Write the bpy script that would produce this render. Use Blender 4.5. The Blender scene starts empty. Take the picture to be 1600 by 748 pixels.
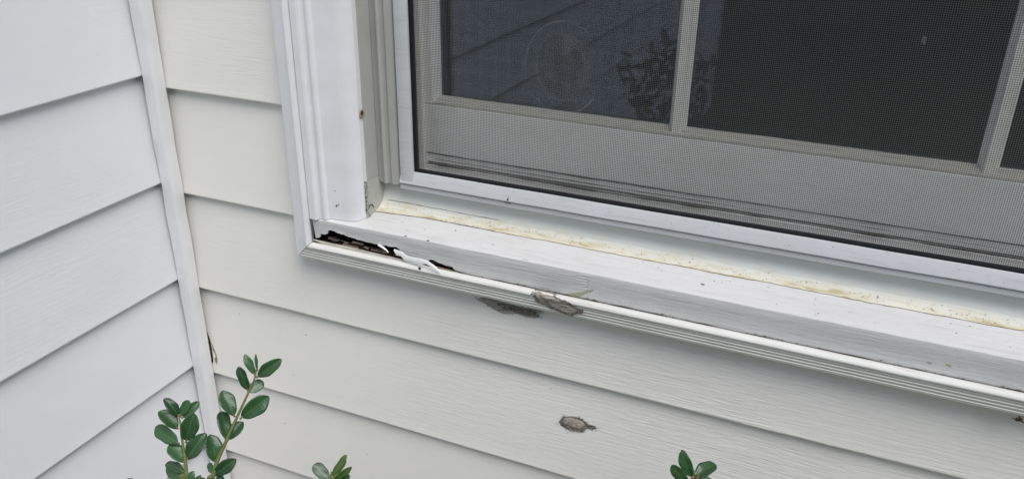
import bpy, bmesh, math, random
from mathutils import Vector, Matrix, noise
random.seed(7)
S = bpy.context.scene
C = S.collection
MM = 0.001

# ------------------------------------------------------------------ camera
CAM = Vector((584.757, -550.172, 299.274))          # millimetres
YAW, PITCH, ROLL, FPX = math.radians(22.828), math.radians(-24.804), math.radians(0.808), 1285.97
_f = Vector((-math.sin(YAW)*math.cos(PITCH), math.cos(YAW)*math.cos(PITCH), math.sin(PITCH)))
_r0 = Vector((math.cos(YAW), math.sin(YAW), 0)); _u0 = _r0.cross(_f)
_r = _r0*math.cos(ROLL)+_u0*math.sin(ROLL); _u = -_r0*math.sin(ROLL)+_u0*math.cos(ROLL)
cd = bpy.data.cameras.new('camera'); cam = bpy.data.objects.new('camera', cd); C.objects.link(cam)
cd.sensor_width = 36; cd.lens = 36*FPX/1600; cd.clip_start = 0.01; cd.clip_end = 500
M = Matrix((( _r.x, _u.x, -_f.x, CAM.x*MM), (_r.y, _u.y, -_f.y, CAM.y*MM), (_r.z, _u.z, -_f.z, CAM.z*MM), (0, 0, 0, 1)))
cam.matrix_world = M
S.camera = cam

# ------------------------------------------------------------------ light
SUN_EL, SUN_AZ = math.radians(56), math.radians(131)     # azimuth clockwise from +y
w = bpy.data.worlds.new('World'); S.world = w; w.use_nodes = True
nt = w.node_tree; nt.nodes.clear()
sky = nt.nodes.new('ShaderNodeTexSky'); sky.sky_type = 'NISHITA'; sky.sun_disc = False
sky.sun_elevation = SUN_EL; sky.sun_rotation = SUN_AZ; sky.air_density = 1.0; sky.dust_density = 1.0
bg = nt.nodes.new('ShaderNodeBackground'); bg.inputs[1].default_value = 0.09
wo = nt.nodes.new('ShaderNodeOutputWorld')
nt.links.new(sky.outputs[0], bg.inputs[0]); nt.links.new(bg.outputs[0], wo.inputs[0])
sl = bpy.data.lights.new('sun', 'SUN'); sl.energy = 1.5; sl.angle = math.radians(38); sl.color = (1.0, 0.965, 0.93)
so = bpy.data.objects.new('sun', sl); C.objects.link(so)
sd = Vector((math.sin(SUN_AZ)*math.cos(SUN_EL), math.cos(SUN_AZ)*math.cos(SUN_EL), math.sin(SUN_EL)))
so.rotation_euler = sd.to_track_quat('Z', 'Y').to_euler(); so.location = sd*3
S.view_settings.view_transform = 'Standard'; S.view_settings.look = 'None'
S.view_settings.exposure = 0.92; S.view_settings.gamma = 1

# ------------------------------------------------------------------ helpers
def ray(px, py):
    return _r*((px-800)/FPX) - _u*((py-374)/FPX) + _f
def at(px, py, y):                                  # point of the plane y = const
    d = ray(px, py); t = (y-CAM.y)/d.y; return CAM + d*t
def atx(px, py, x):
    d = ray(px, py); t = (x-CAM.x)/d.x; return CAM + d*t
def atd(px, py, dist):                              # point at a depth from the viewpoint
    return CAM + ray(px, py)*dist

def tag(o, label=None, cat=None, group=None, kind=None):
    if label: o['label'] = label
    if cat: o['category'] = cat
    if group: o['group'] = group
    if kind: o['kind'] = kind
    return o
def empty(name, loc, label, cat, group=None):
    o = bpy.data.objects.new(name, None); C.objects.link(o)
    o.location = Vector(loc)*MM; o.empty_display_size = 0.02
    return tag(o, label, cat, group)
def world_loc(o):
    v = Vector(o.location)
    return v
def link(name, me, parent=None, loc=None):
    o = bpy.data.objects.new(name, me); C.objects.link(o)
    if loc is not None: o.location = loc
    if parent is not None:
        o.parent = parent
        top = parent
        inv = Vector((0, 0, 0))
        while top is not None:
            inv += Vector(top.location) if top.type == 'EMPTY' else Vector((0, 0, 0))
            if top.type == 'MESH' and top.parent is not None:
                inv = Vector((0, 0, 0)); break      # parent mesh already sits in world coordinates
            top = top.parent
        o.matrix_parent_inverse = Matrix.Translation(-inv)
    return o
def mesh(name, verts, faces, mat, parent=None, smooth=True, sharp=40):
    """verts in millimetres, world coordinates"""
    me = bpy.data.meshes.new(name)
    me.from_pydata([Vector(v)*MM for v in verts], [], faces)
    me.materials.append(mat)
    bm = bmesh.new(); bm.from_mesh(me)
    bmesh.ops.recalc_face_normals(bm, faces=bm.faces)
    if smooth:
        for f in bm.faces: f.smooth = True
        a = math.radians(sharp)
        for e in bm.edges:
            if len(e.link_faces) == 2 and e.calc_face_angle(0) > a: e.smooth = False
    bm.to_mesh(me); bm.free()
    return link(name, me, parent)

def n3(x, y, z, s=1.0): return noise.noise(Vector((x*s, y*s, z*s)))

def extrude(name, prof, rng, axis, mat, parent, seg=12, wob=0.0, m0=None, m1=None, closed=True, cap=True, sharp=35, fn=None):
    """prof: 2D points. axis 'x': points are (y,z); axis 'z': points are (x,y); axis 'y': points are (x,z).
    m0/m1: offset of the start/end for a profile point (mitres)."""
    a0, a1 = rng; n = len(prof); V = []; F = []
    for i in range(seg+1):
        t = i/seg
        for (p, q) in prof:
            s0 = a0 + (m0(p, q) if m0 else 0); s1 = a1 + (m1(p, q) if m1 else 0)
            a = s0+(s1-s0)*t
            dp = wob*n3(a, p*3+11, q*3, 0.02) + wob*.4*n3(a, p*2, q*2+40, 0.12)
            dq = wob*n3(a, p*3+70, q*3, 0.02) + wob*.4*n3(a, p*2+9, q*2, 0.12)
            P, Q = p+dp, q+dq
            v = (a, P, Q) if axis == 'x' else (P, Q, a) if axis == 'z' else (P, a, Q)
            if fn: v = fn(*v)
            V.append(v)
    for i in range(seg):
        for k in range(n if closed else n-1):
            k2 = (k+1) % n
            F.append((i*n+k, i*n+k2, (i+1)*n+k2, (i+1)*n+k))
    if cap and closed:
        F.append(tuple(range(n))); F.append(tuple(range(seg*n, seg*n+n)))
    return mesh(name, V, F, mat, parent, sharp=sharp)
def box(name, a, b, mat, parent):
    (x0, y0, z0), (x1, y1, z1) = a, b
    V = [(x, y, z) for x in (x0, x1) for y in (y0, y1) for z in (z0, z1)]
    F = [(0,1,3,2),(4,6,7,5),(0,4,5,1),(2,3,7,6),(0,2,6,4),(1,5,7,3)]
    return mesh(name, V, F, mat, parent, smooth=False)

# ------------------------------------------------------------------ materials
class NT:
    def __init__(s, name):
        s.m = bpy.data.materials.new(name); s.m.use_nodes = True; s.t = s.m.node_tree; s.t.nodes.clear()
        s.out = s.n('ShaderNodeOutputMaterial'); s.b = s.n('ShaderNodeBsdfPrincipled')
        s.l(s.b.outputs[0], s.out.inputs[0])
        s.g = s.n('ShaderNodeNewGeometry').outputs['Position']
    def n(s, k): return s.t.nodes.new(k)
    def l(s, a, b): s.t.links.new(a, b)
    def pos(s, sc):
        m = s.n('ShaderNodeMapping'); s.l(s.g, m.inputs[0]); m.inputs['Scale'].default_value = sc; return m.outputs[0]
    def noise(s, sc, detail=4, rough=.55, scale=1.0, dist=0):
        t = s.n('ShaderNodeTexNoise'); s.l(s.pos(sc), t.inputs['Vector']); t.inputs['Scale'].default_value = scale
        t.inputs['Detail'].default_value = detail; t.inputs['Roughness'].default_value = rough; t.inputs['Distortion'].default_value = dist
        return t.outputs['Fac']
    def ramp(s, v, pts):
        r = s.n('ShaderNodeValToRGB'); s.l(v, r.inputs[0]); e = r.color_ramp.elements
        while len(e) < len(pts): e.new(0.5)
        for el, (p, c) in zip(e, pts):
            el.position = p; el.color = (c if len(c) == 4 else (*c, 1)) if isinstance(c, tuple) else (c, c, c, 1)
        return r.outputs[0]
    def mix(s, f, a, b):
        m = s.n('ShaderNodeMix'); m.data_type = 'RGBA'
        (s.l(f, m.inputs[0]) if not isinstance(f, (int, float)) else setattr(m.inputs[0], 'default_value', f))
        for v, i in ((a, 6), (b, 7)):
            if isinstance(v, tuple): m.inputs[i].default_value = (*v[:3], 1)
            else: s.l(v, m.inputs[i])
        return m.outputs[2]
    def math(s, op, a, b=0.0, clamp=False):
        m = s.n('ShaderNodeMath'); m.operation = op; m.use_clamp = clamp
        for v, i in ((a, 0), (b, 1)):
            if isinstance(v, (int, float)): m.inputs[i].default_value = v
            else: s.l(v, m.inputs[i])
        return m.outputs[0]
    def bump(s, h, dist, strength=1.0, prev=None):
        b = s.n('ShaderNodeBump'); s.l(h, b.inputs['Height']); b.inputs['Distance'].default_value = dist
        b.inputs['Strength'].default_value = strength
        if prev is not None: s.l(prev, b.inputs['Normal'])
        return b.outputs[0]
    def fin(s, col, rough=.5, nrm=None, spec=.4):
        if isinstance(col, tuple): s.b.inputs['Base Color'].default_value = (*col[:3], 1)
        else: s.l(col, s.b.inputs['Base Color'])
        if isinstance(rough, (int, float)): s.b.inputs['Roughness'].default_value = rough
        else: s.l(rough, s.b.inputs['Roughness'])
        s.b.inputs['Specular IOR Level'].default_value = spec
        if nrm is not None: s.l(nrm, s.b.inputs['Normal'])
        return s.m

def vinyl(name, base, along, gain=1.0):
    """embossed wood grain running along the board"""
    k = NT(name)
    sc = (70, 700, 700) if along == 'x' else (700, 70, 700)
    sc2 = (34, 380, 560) if along == 'x' else (380, 34, 560)
    g1 = k.noise(sc, 3, .6, 1.0, .6); g2 = k.noise(sc2, 3, .5, 1.0, .8)
    amt = k.ramp(k.noise((3, 3, 5), 2), [(.35, .25), (.62, 1.0)])
    sx = k.n('ShaderNodeSeparateXYZ'); k.l(k.g, sx.inputs[0])       # embossing is worn smoother towards the corner
    if along == 'x': amt = k.math('MULTIPLY', amt, k.ramp(sx.outputs[0], [(.22, .35), (.50, 1.3)]))
    h = k.math('MULTIPLY', k.math('ADD', k.math('MULTIPLY', g1, .5), g2), amt)
    nb = k.bump(h, .00052*gain, .9)
    blot = k.noise((7, 7, 9), 4, .6)
    c = k.mix(k.ramp(blot, [(.35, 0.0), (.7, 1.0)]), base, tuple(v*f for v, f in zip(base, (.955, .96, .95))))
    sp = k.ramp(k.noise((420, 420, 420), 2, .5), [(.765, 0.0), (.80, 1.0)])
    c = k.mix(k.math('MULTIPLY', sp, .35), c, (.25, .23, .2))
    gr = k.ramp(g2, [(.38, 1.0), (.55, 0.0)])
    c = k.mix(k.math('MULTIPLY', k.math('MULTIPLY', gr, amt), .07*gain), c, (.34, .34, .30))
    return k.fin(c, .48, nb, .35)
MAT_SID = vinyl('siding_vinyl', (.80, .785, .74), 'x')
MAT_SID2 = vinyl('siding_vinyl_return', (.75, .76, .775), 'y', .35)  # same vinyl as the front wall; its bluer light is put into the colour

def paint(name, base, along='x', streak=.5, dirt=.25, rough=.5, bumpd=.00035, dirtcol=(.30, .27, .22), speck=.76, stain=None):
    k = NT(name)
    sc = {'x': (25, 420, 420), 'z': (420, 420, 25)}[along]; sc2 = {'x': (60, 1500, 1500), 'z': (1500, 1500, 60)}[along]
    g1 = k.noise(sc, 4, .65, 1.0, .5); g2 = k.noise(sc2, 3, .6)
    h = k.math('ADD', g1, k.math('MULTIPLY', g2, 1.0))
    lump = k.noise((260, 260, 260), 3, .5)
    h = k.math('ADD', k.math('MULTIPLY', h, streak), k.math('MULTIPLY', lump, .35))
    nb = k.bump(h, bumpd, .9)
    bl = k.noise((14, 30, 30), 5, .65)
    c = k.mix(k.ramp(bl, [(.38, 0.0), (.68, 1.0)]), base, tuple(v*f for v, f in zip(base, (.93, .935, .92))))
    if stain: c = stain(k, c)
    gc = k.ramp(g1, [(.30, 1.0), (.46, 0.0)])
    c = k.mix(k.math('MULTIPLY', gc, dirt*.6), c, dirtcol)
    sp = k.ramp(k.noise((330, 330, 330), 3, .6), [(speck, 0.0), (speck+.03, 1.0)])
    c = k.mix(k.math('MULTIPLY', sp, dirt*2.2, True), c, (.16, .13, .10))
    return k.fin(c, rough, nb, .35)
def yellowing(k, c):
    """old yellow caulk smeared unevenly along the joint"""
    sx = k.n('ShaderNodeSeparateXYZ'); k.l(k.g, sx.inputs[0])
    n = k.noise((35, 160, 160), 5, .65); n2 = k.noise((12, 60, 60), 3, .6)
    v = k.math('ADD', k.math('MULTIPLY', k.math('SUBTRACT', sx.outputs[2], .0165), 75), k.math('MULTIPLY', k.math('SUBTRACT', n, .5), 1.5))
    v = k.math('ADD', v, k.math('MULTIPLY', k.math('SUBTRACT', n2, .5), .7))
    y = k.ramp(v, [(.0, (.44, .39, .24)), (.10, (.58, .54, .40)), (.30, (.64, .62, .53)), (.62, (.66, .675, .62)), (.9, (.67, .69, .65))])
    return y
MAT_TRIM = paint('trim_paint', (.75, .75, .755), 'z', .12, .05, .42, .00018)
MAT_CASE = paint('casing_paint', (.76, .755, .765), 'z', .08, .04, .38, .0002)
MAT_SILL = paint('sill_paint', (.64, .635, .625), 'x', .9, .45, .5, .0005)
MAT_CHAN = paint('channel_vinyl', (.67, .665, .63), 'x', .3, .55, .62, .0003)
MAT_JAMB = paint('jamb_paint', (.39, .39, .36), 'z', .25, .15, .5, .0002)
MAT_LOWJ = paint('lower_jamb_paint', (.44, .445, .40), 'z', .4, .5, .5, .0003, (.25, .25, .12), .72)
MAT_SUB = paint('subsill_paint', (.57, .58, .54), 'x', .3, .25, .5, .0002, (.4, .38, .2), .76, yellowing)
MAT_CAULK = paint('yellow_caulk', (.64, .605, .46), 'x', .5, .4, .5, .0004, (.45, .35, .14), .73, yellowing)
MAT_ALU = paint('white_aluminium', (.52, .53, .535), 'x', .2, .5, .5, .00012, (.3, .3, .27), .70)
MAT_SASH = paint('sash_paint', (.84, .83, .79), 'x', .3, .15, .5, .0002)
MAT_BEAD = paint('grimy_glazing_bead', (.50, .485, .42), 'x', .6, .6, .6, .0004, (.12, .12, .05))
MAT_MUNT = paint('muntin_paint', (.82, .81, .74), 'z', .3, .3, .5, .0002, (.3, .3, .15))

def plain(name, col, rough=.6, spec=.3, var=.25, scale=200, bumpd=.0003):
    k = NT(name); n = k.noise((scale,)*3, 4, .6)
    c = k.mix(k.ramp(n, [(.3, 0.0), (.7, 1.0)]), col, tuple(v*(1-var) for v in col))
    return k.fin(c, rough, k.bump(n, bumpd, .8), spec)
MAT_GASKET = plain('black_gasket', (.018, .02, .022), .6)
MAT_WIRE = plain('screen_wire', (.085, .085, .083), .45, .5, .1)
MAT_DARK = plain('dark_cavity', (.02, .017, .014), .9, .1)
MAT_DIRT_GAP = plain('dark_dirt_and_gap_shade', (.07, .055, .038), .9, .1, .5, 900)  # real dirt; also paints the shade of the corner gap and rail grooves
MAT_TAN = plain('tan_grime', (.26, .20, .09), .9, .1, .6, 500)
MAT_TANM = plain('brown_stain', (.36, .31, .24), .9, .1, .5, 300)
MAT_MOSS = plain('mossy_dirt', (.12, .13, .06), .9, .1, .5, 900)
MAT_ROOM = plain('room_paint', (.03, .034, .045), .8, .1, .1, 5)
MAT_RUST = plain('rust', (.10, .055, .02), .8, .1, .5, 900)
MAT_PEEL = plain('peeling_paint', (.80, .795, .77), .5, .3, .06, 300)

k = NT('rotten_wood')
g = k.noise((60, 900, 900), 5, .7, 1.0, 1.5)
c = k.ramp(g, [(.35, (.006, .005, .004)), (.52, (.022, .016, .012)), (.62, (.07, .05, .036)), (.75, (.16, .12, .09))])
MAT_ROT = k.fin(c, .9, k.bump(g, .0016, 1.0), .1)

k = NT('torn_wood_fibre')
g = k.noise((60, 900, 900), 4, .7, 1.0, 1.0)
MAT_FIBRE = k.fin(k.ramp(g, [(.3, (.05, .035, .025)), (.5, (.20, .16, .12)), (.7, (.42, .37, .30))]), .9, k.bump(g, .0008), .1)
k = NT('old_wood_lip')
g = k.noise((50, 700, 700), 4, .7, 1.0, 1.0)
MAT_LIP = k.fin(k.ramp(g, [(.3, (.16, .13, .10)), (.48, (.40, .37, .31)), (.65, (.58, .56, .50))]), .8, k.bump(g, .0006), .2)
k = NT('dark_scab_edge')
g = k.noise((200, 420, 420), 5, .72, 1.0, 1.0)
MAT_SCABD = k.fin(k.ramp(g, [(.3, (.06, .053, .046)), (.5, (.18, .165, .145)), (.7, (.34, .32, .28))]), .9, k.bump(g, .0012, 1.0), .1)
MAT_LICH = paint('lichen_stain', (.40, .40, .30), 'x', .8, .5, .7, .0004, (.2, .2, .1))
k = NT('weathered_scab')
g = k.noise((130, 420, 420), 5, .72, 1.0, 1.0)
c = k.ramp(g, [(.25, (.04, .034, .028)), (.38, (.18, .16, .135)), (.50, (.38, .35, .31)), (.72, (.55, .51, .46))])
MAT_SCAB = k.fin(c, .9, k.bump(g, .0016, 1.0), .1)
k = NT('mud_core')
g = k.noise((300, 300, 300), 5, .6)
c = k.ramp(g, [(.3, (.22, .195, .165)), (.55, (.38, .34, .29)), (.75, (.46, .42, .37))])
MAT_CORE = k.fin(c, .9, k.bump(g, .0008, 1.0), .1)

k = NT('window_glass')
fr = k.n('ShaderNodeFresnel'); fr.inputs[0].default_value = 1.5
tr = k.n('ShaderNodeBsdfTransparent'); tr.inputs[0].default_value = (.80, .84, .86, 1)
gl = k.n('ShaderNodeBsdfGlossy'); gl.inputs['Roughness'].default_value = .022; gl.inputs['Color'].default_value = (.72, .84, 1, 1)
wv = k.noise((6, 6, 6), 2); k.l(k.bump(wv, .0006, .3), gl.inputs['Normal'])
mx = k.n('ShaderNodeMixShader'); k.l(k.math('MULTIPLY', fr.outputs[0], 2.3, True), mx.inputs[0]); k.l(tr.outputs[0], mx.inputs[1]); k.l(gl.outputs[0], mx.inputs[2])
df = k.n('ShaderNodeBsdfDiffuse'); df.inputs[0].default_value = (.5, .5, .55, 1)
mx2 = k.n('ShaderNodeMixShader')
k.l(k.ramp(k.noise((9, 9, 14), 4), [(.45, .003), (.75, .012)]), mx2.inputs[0]); k.l(mx.outputs[0], mx2.inputs[1]); k.l(df.outputs[0], mx2.inputs[2])
k.l(mx2.outputs[0], k.out.inputs[0]); MAT_GLASS = k.m

def translucent(name, col, a, scale=60, lo=.4, hi=.6):
    k = NT(name); tr = k.n('ShaderNodeBsdfTransparent'); d = k.n('ShaderNodeBsdfDiffuse'); d.inputs[0].default_value = (*col, 1)
    mx = k.n('ShaderNodeMixShader')
    k.l(k.ramp(k.noise((scale,)*3, 4, .6), [(lo, a*.25), (hi, a)]), mx.inputs[0]); k.l(tr.outputs[0], mx.inputs[1]); k.l(d.outputs[0], mx.inputs[2])
    k.l(mx.outputs[0], k.out.inputs[0]); return k.m
MAT_FILM = translucent('clear_film', (.4, .45, .48), .03)
MAT_RIM = translucent('film_rim', (.7, .72, .8), .16, 70)

def leafmat(name, c1, c2):
    k = NT(name)
    tc = k.n('ShaderNodeTexCoord').outputs['Object']
    m = k.n('ShaderNodeSeparateXYZ'); k.l(tc, m.inputs[0])
    v = k.math('ABSOLUTE', m.outputs[0])
    rib = k.math('LESS_THAN', v, .018)
    n = k.noise((160,)*3, 3)
    oi = k.n('ShaderNodeObjectInfo').outputs['Random']
    c = k.mix(oi, tuple(x*.8 for x in c1), tuple(x*1.35 for x in c2)); c = k.mix(k.math('MULTIPLY', n, .6), c, tuple(x*.6 for x in c1))
    c = k.mix(k.math('MULTIPLY', rib, .3), c, (.12, .18, .06))
    side = k.n('ShaderNodeTexWave'); side.wave_type = 'BANDS'; side.bands_direction = 'Y'; side.inputs['Scale'].default_value = 3.2
    mp = k.n('ShaderNodeMapping'); k.l(tc, mp.inputs[0]); k.l(mp.outputs[0], side.inputs['Vector']); side.inputs['Distortion'].default_value = 1.5
    k.fin(c, .34, k.bump(k.math('ADD', k.math('MULTIPLY', side.outputs['Fac'], .25), n), .0003, .4), .45)
    return k.m
MAT_LEAF = leafmat('boxwood_leaf', (.024, .070, .026), (.038, .098, .036))
MAT_LEAFY = leafmat('young_boxwood_leaf', (.07, .13, .03), (.10, .16, .04))
MAT_STEM = plain('boxwood_stem', (.16, .19, .065), .6, .3, .3, 400)
MAT_TWIG = plain('twig_bud', (.20, .14, .08), .7, .2, .3, 500)
k = NT('mulch_and_lawn'); g = k.noise((30, 30, 30), 6, .7)
sy = k.n('ShaderNodeSeparateXYZ'); k.l(k.g, sy.inputs[0])
edge_ = k.ramp(k.math('ADD', k.math('MULTIPLY', sy.outputs[1], -1.0), k.math('MULTIPLY', k.noise((2, 2, 2), 3), .4)), [(.98, 0.0), (1.0, 1.0)])
MAT_GROUND = k.fin(k.mix(edge_, k.ramp(g, [(.3, (.18, .14, .06)), (.7, (.36, .28, .12))]), k.ramp(g, [(.3, (.02, .035, .012)), (.7, (.07, .09, .03))])), .95, k.bump(g, .01), .1)

# ------------------------------------------------------------------ ground and room
GZ = -760
V = []; F = []; N = 40
for i in range(N+1):
    for j in range(N+1):
        x = (i/N*2-1); y = (j/N*2-1); x = math.copysign(abs(x)**3, x)*60000; y = math.copysign(abs(y)**3, y)*60000
        V.append((x, y, GZ+18*n3(x, y, 0, .004)))
for i in range(N):
    for j in range(N):
        a = i*(N+1)+j; F.append((a, a+1, a+N+2, a+N+1))
tag(mesh('ground', V, F, MAT_GROUND), kind='structure', label='mulch bed along the walls running out into lawn')

# ------------------------------------------------------------------ siding
EXP = 101.6; Z0 = 107.1; LIPD = 6.2
XL, XR = 137.0, 1003.0
WIN_B, WIN_T = -22.0, 790.0                      # wall opening behind the window trim
def sid_y(z, z0=Z0):                             # surface depth behind the lip
    f = ((z-z0) / EXP) % 1.0
    return LIPD*f
def board_wave(u, z, zb):
    q = (z-zb)/EXP
    return .9*n3(u, z*.6+zb*7, zb, .006)*math.sin(min(1, max(0, q))*math.pi) + .35*n3(u, zb*3, 5, .02)
def on_siding(px, py, z0=Z0):
    y = 5.0
    for _ in range(12):
        P = at(px, py, y); zb = z0+math.floor((P.z-z0)/EXP)*EXP
        y = sid_y(P.z, z0)+board_wave(P.x, P.z, zb)-.12
    return at(px, py, y)
def board(parent, zb, us, side, mat, top=None):
    """one clapboard: us = list of (u0,u1,ztop) pieces; side 'r' -> u=x, outward -y ; side 'l' -> u=-y, outward +x"""
    V = []; F = []
    for (u0, u1, zt) in us:
        n = max(2, int((u1-u0)/30))
        rows = [(LIPD+1.5, zb+.4), (1.2, zb+.2), (.35, zb+.25), (0, zb+.9), (.15, zb+2.0)]
        H = zt-zb
        for q in (.15, .3, .45, .6, .75, .9, 1.0): rows.append((LIPD*(q*H)/EXP, zb+q*H))
        base = len(V); m = len(rows)
        for i in range(n+1):
            u = u0+(u1-u0)*i/n
            for (d, z) in rows:
                q = (z-zb)/EXP
                wv = board_wave(u, z, zb)
                wz = .45*n3(u, zb*1.7, 9, .008) if z < zb+3 else 0
                dd = d+wv
                V.append((u, dd, z+wz) if side == 'r' else (-dd, -u, z+wz))
        for i in range(n):
            for j in range(m-1):
                a = base+i*m+j; F.append((a, a+m, a+m+1, a+1))
    return mesh('siding_board', V, F, mat, parent, sharp=50)

wallR = empty('siding_wall', (900, 0, GZ), 'off-white clapboard wall that carries the window with the rotten sill', 'wall')
wallL = empty('siding_wall', (0, -900, GZ), 'off-white clapboard return wall left of the corner trim', 'wall')
for i in range(-9, 9):
    zb = Z0 - i*EXP; zt = zb+EXP+6
    if zt < WIN_B or zb > WIN_T: us = [(-7, 2600, zt)]
    elif zb < WIN_B: us = [(-7, 156, zt), (156, 984, WIN_B), (984, 2600, zt)]
    else: us = [(-7, 156, zt), (984, 2600, zt)]
    board(wallR, zb, us, 'r', MAT_SID)
    zb2 = zb+12.4
    board(wallL, zb2, [(-7, 3000, zb2+EXP+6)], 'l', MAT_SID2)
box('sheathing', (-60, -3000, GZ), (-26, 40, 1050), MAT_DARK, wallL)
V = []
box('sheathing', (0, 18, GZ), (2600, 22, WIN_B-4), MAT_DARK, wallR)

# corner trim: square moulding with an eased arris
tr_prof = [(.4, -13.2), (1.2, -13.8), (11.2, -13.8), (12.6, -13.4), (13.7, -12.4), (14.1, -11), (13.9, -1.2), (13.2, -.5), (2, -2.5)]
def tr_fn(x, y, z):
    return (x+.5*n3(z, x, 3, .03), y+.7*n3(z, y, 8, .025), z)
ct = extrude('corner_trim', tr_prof, (GZ, 1050), 'z', MAT_TRIM, None, 160, .35, fn=tr_fn)
tag(ct, 'narrow white vertical trim strip in the corner between the two siding walls', 'corner trim')

# ------------------------------------------------------------------ window
CX = 570.0
win = empty('window', (CX, 0, -27), 'white window with peeling rotten sill, muntins and old yellow caulk', 'window')

# channel trim round the casing: local (n outward depth y, w = 0 outer .. 16.2 inner)
def chan_profile(ridged=True):
    P = [(2, 0), (-12.2, 0), (-12.8, .6)]
    for i in range(4 if ridged else 0):              # ridges on the face
        w0 = .7+i*2.7; y0 = -12.7-1.9*(w0/11.5)
        P += [(y0, w0+.2), (y0-.75, w0+1.9), (y0-.55, w0+2.2), (y0+.35, w0+2.4)]
    P += [(-15.2, 11.8), (-15.9, 12.6), (-16.1, 13.7), (-15.6, 14.9), (-14.4, 15.9), (-12.9, 16.4), (-11.4, 16.3), (-9.4, 15.6), (-8.4, 15.0), (-8.2, 13.5), (-8.2, 6), (2, 6)]
    return P
CP = chan_profile(); CS = chan_profile(False)
XO, XI = 149.5, 990.5; ZB, ZT = -27.0, 782.0
JB = [(y, ZB+w_) for (y, w_) in CP]
extrude('trim_channel', JB, (XO, XI), 'x', MAT_CHAN, win, 90, .12, m0=lambda p, q: (q-ZB)+.7, m1=lambda p, q: -(q-ZB)-.35, sharp=28)
JL = [(XO+w_, y) for (y, w_) in CS]
extrude('trim_channel', JL, (ZB, ZT), 'z', MAT_TRIM, win, 60, .3, m0=lambda p, q: (p-XO), m1=lambda p, q: -(p-XO), sharp=28)
JR = [(XI-w_, y) for (y, w_) in CS]
extrude('trim_channel', JR, (ZB, ZT), 'z', MAT_TRIM, win, 40, .3, m0=lambda p, q: (XI-p), m1=lambda p, q: -(XI-p), sharp=28)
JT = [(y, ZT-w_) for (y, w_) in CP]
extrude('trim_channel', JT, (XO, XI), 'x', MAT_CHAN, win, 40, .3, m0=lambda p, q: (ZT-q), m1=lambda p, q: -(ZT-q), sharp=28)

# --- sill
SX0, SX1 = 167.6, 972.4
def sill_top(y): return 12.2+.2*(y+10)
hole_px = [(488.7, 372.8), (500.2, 370.6), (500.8, 365.2), (508, 365.8), (512.3, 364.9), (512.9, 359.0), (518.5, 359.9), (532, 364.6), (551.3, 371.6), (564, 375.3), (574.8, 378.3), (590.9, 381.7), (602.6, 383.6), (619.7, 386.0), (623, 388.0), (628, 395),
           (637, 402.8), (645, 406.8), (660, 410.0), (669.5, 407.4), (674.3, 404.8), (685.6, 410.0), (696, 414.4), (707, 416.0), (708.4, 419.7), (714, 423.4), (721, 427.0)]
def sill_y(z): return -10+.13*(10.2-z)
def sill_pt(a, b, off=0):
    y = -9
    for _ in range(8): P = at(a, b, y); y = sill_y(P.z)-off
    return at(a, b, y)
edge = [(sill_pt(px, py).x, sill_pt(px, py).z) for px, py in hole_px]
edge = [e for i, e in enumerate(edge) if i == 0 or True]
edge.sort()
ZLOW = -15.0
def hole_edge(x):
    if x <= edge[0][0] or x >= edge[-1][0]: return ZLOW
    for (a, za), (b, zb_) in zip(edge, edge[1:]):
        if a <= x <= b: return za+(zb_-za)*(x-a)/max(1e-6, b-a)
    return ZLOW
xs = [SX0]
x = SX0
while x < SX1-1:
    x += .55 if x < edge[-1][0]+4 else 3.0
    xs.append(min(x, SX1))
V = []; F = []
rowsN = None
for x in xs:
    zl = hole_edge(x)
    if zl > ZLOW: zl += .5*n3(x, 1, 2, .6)+.25*n3(x, 3, 2, 2.0)
    d = .35*n3(x, 0, 0, .02)
    nz = .25*n3(x, 7, 0, .05)
    r = [(24, sill_top(24)), (21, sill_top(21)), (14, sill_top(14)+.2*n3(x, 2, 2, .03)), (7, sill_top(7)), (0, sill_top(0)+.2*n3(x, 5, 2, .03)), (-6, sill_top(-6)), (-9.2, sill_top(-9.2)-.03+nz), (-9.9+d, 11.9+nz), (-10.1+d, 11.0+nz)]
    for q in (.75, .5, .25): r.append((sill_y(zl+(10.2-zl)*q)+d+.15*n3(x, q*9, 4, .08), zl+(10.2-zl)*q))
    curl = .8*max(0, n3(x, 9, 1, .15)) if zl > ZLOW else 0
    y_ = sill_y(zl); r.append((y_+d-.1-curl, zl)); r.append((y_+2.4, zl+.9)); r.append((y_+4.5, zl+3 if zl > ZLOW else zl))
    rowsN = len(r); V += [(x, a, b) for a, b in r]
for i in range(len(xs)-1):
    for j in range(rowsN-1):
        a = i*rowsN+j; F.append((a, a+rowsN, a+rowsN+1, a+1))
F.append(tuple(range(rowsN)))
sill = mesh('sill', V, F, MAT_SILL, win, sharp=38)
sill['label'] = 'white painted wooden sill with a jagged rotten hole at its left end'

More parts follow.
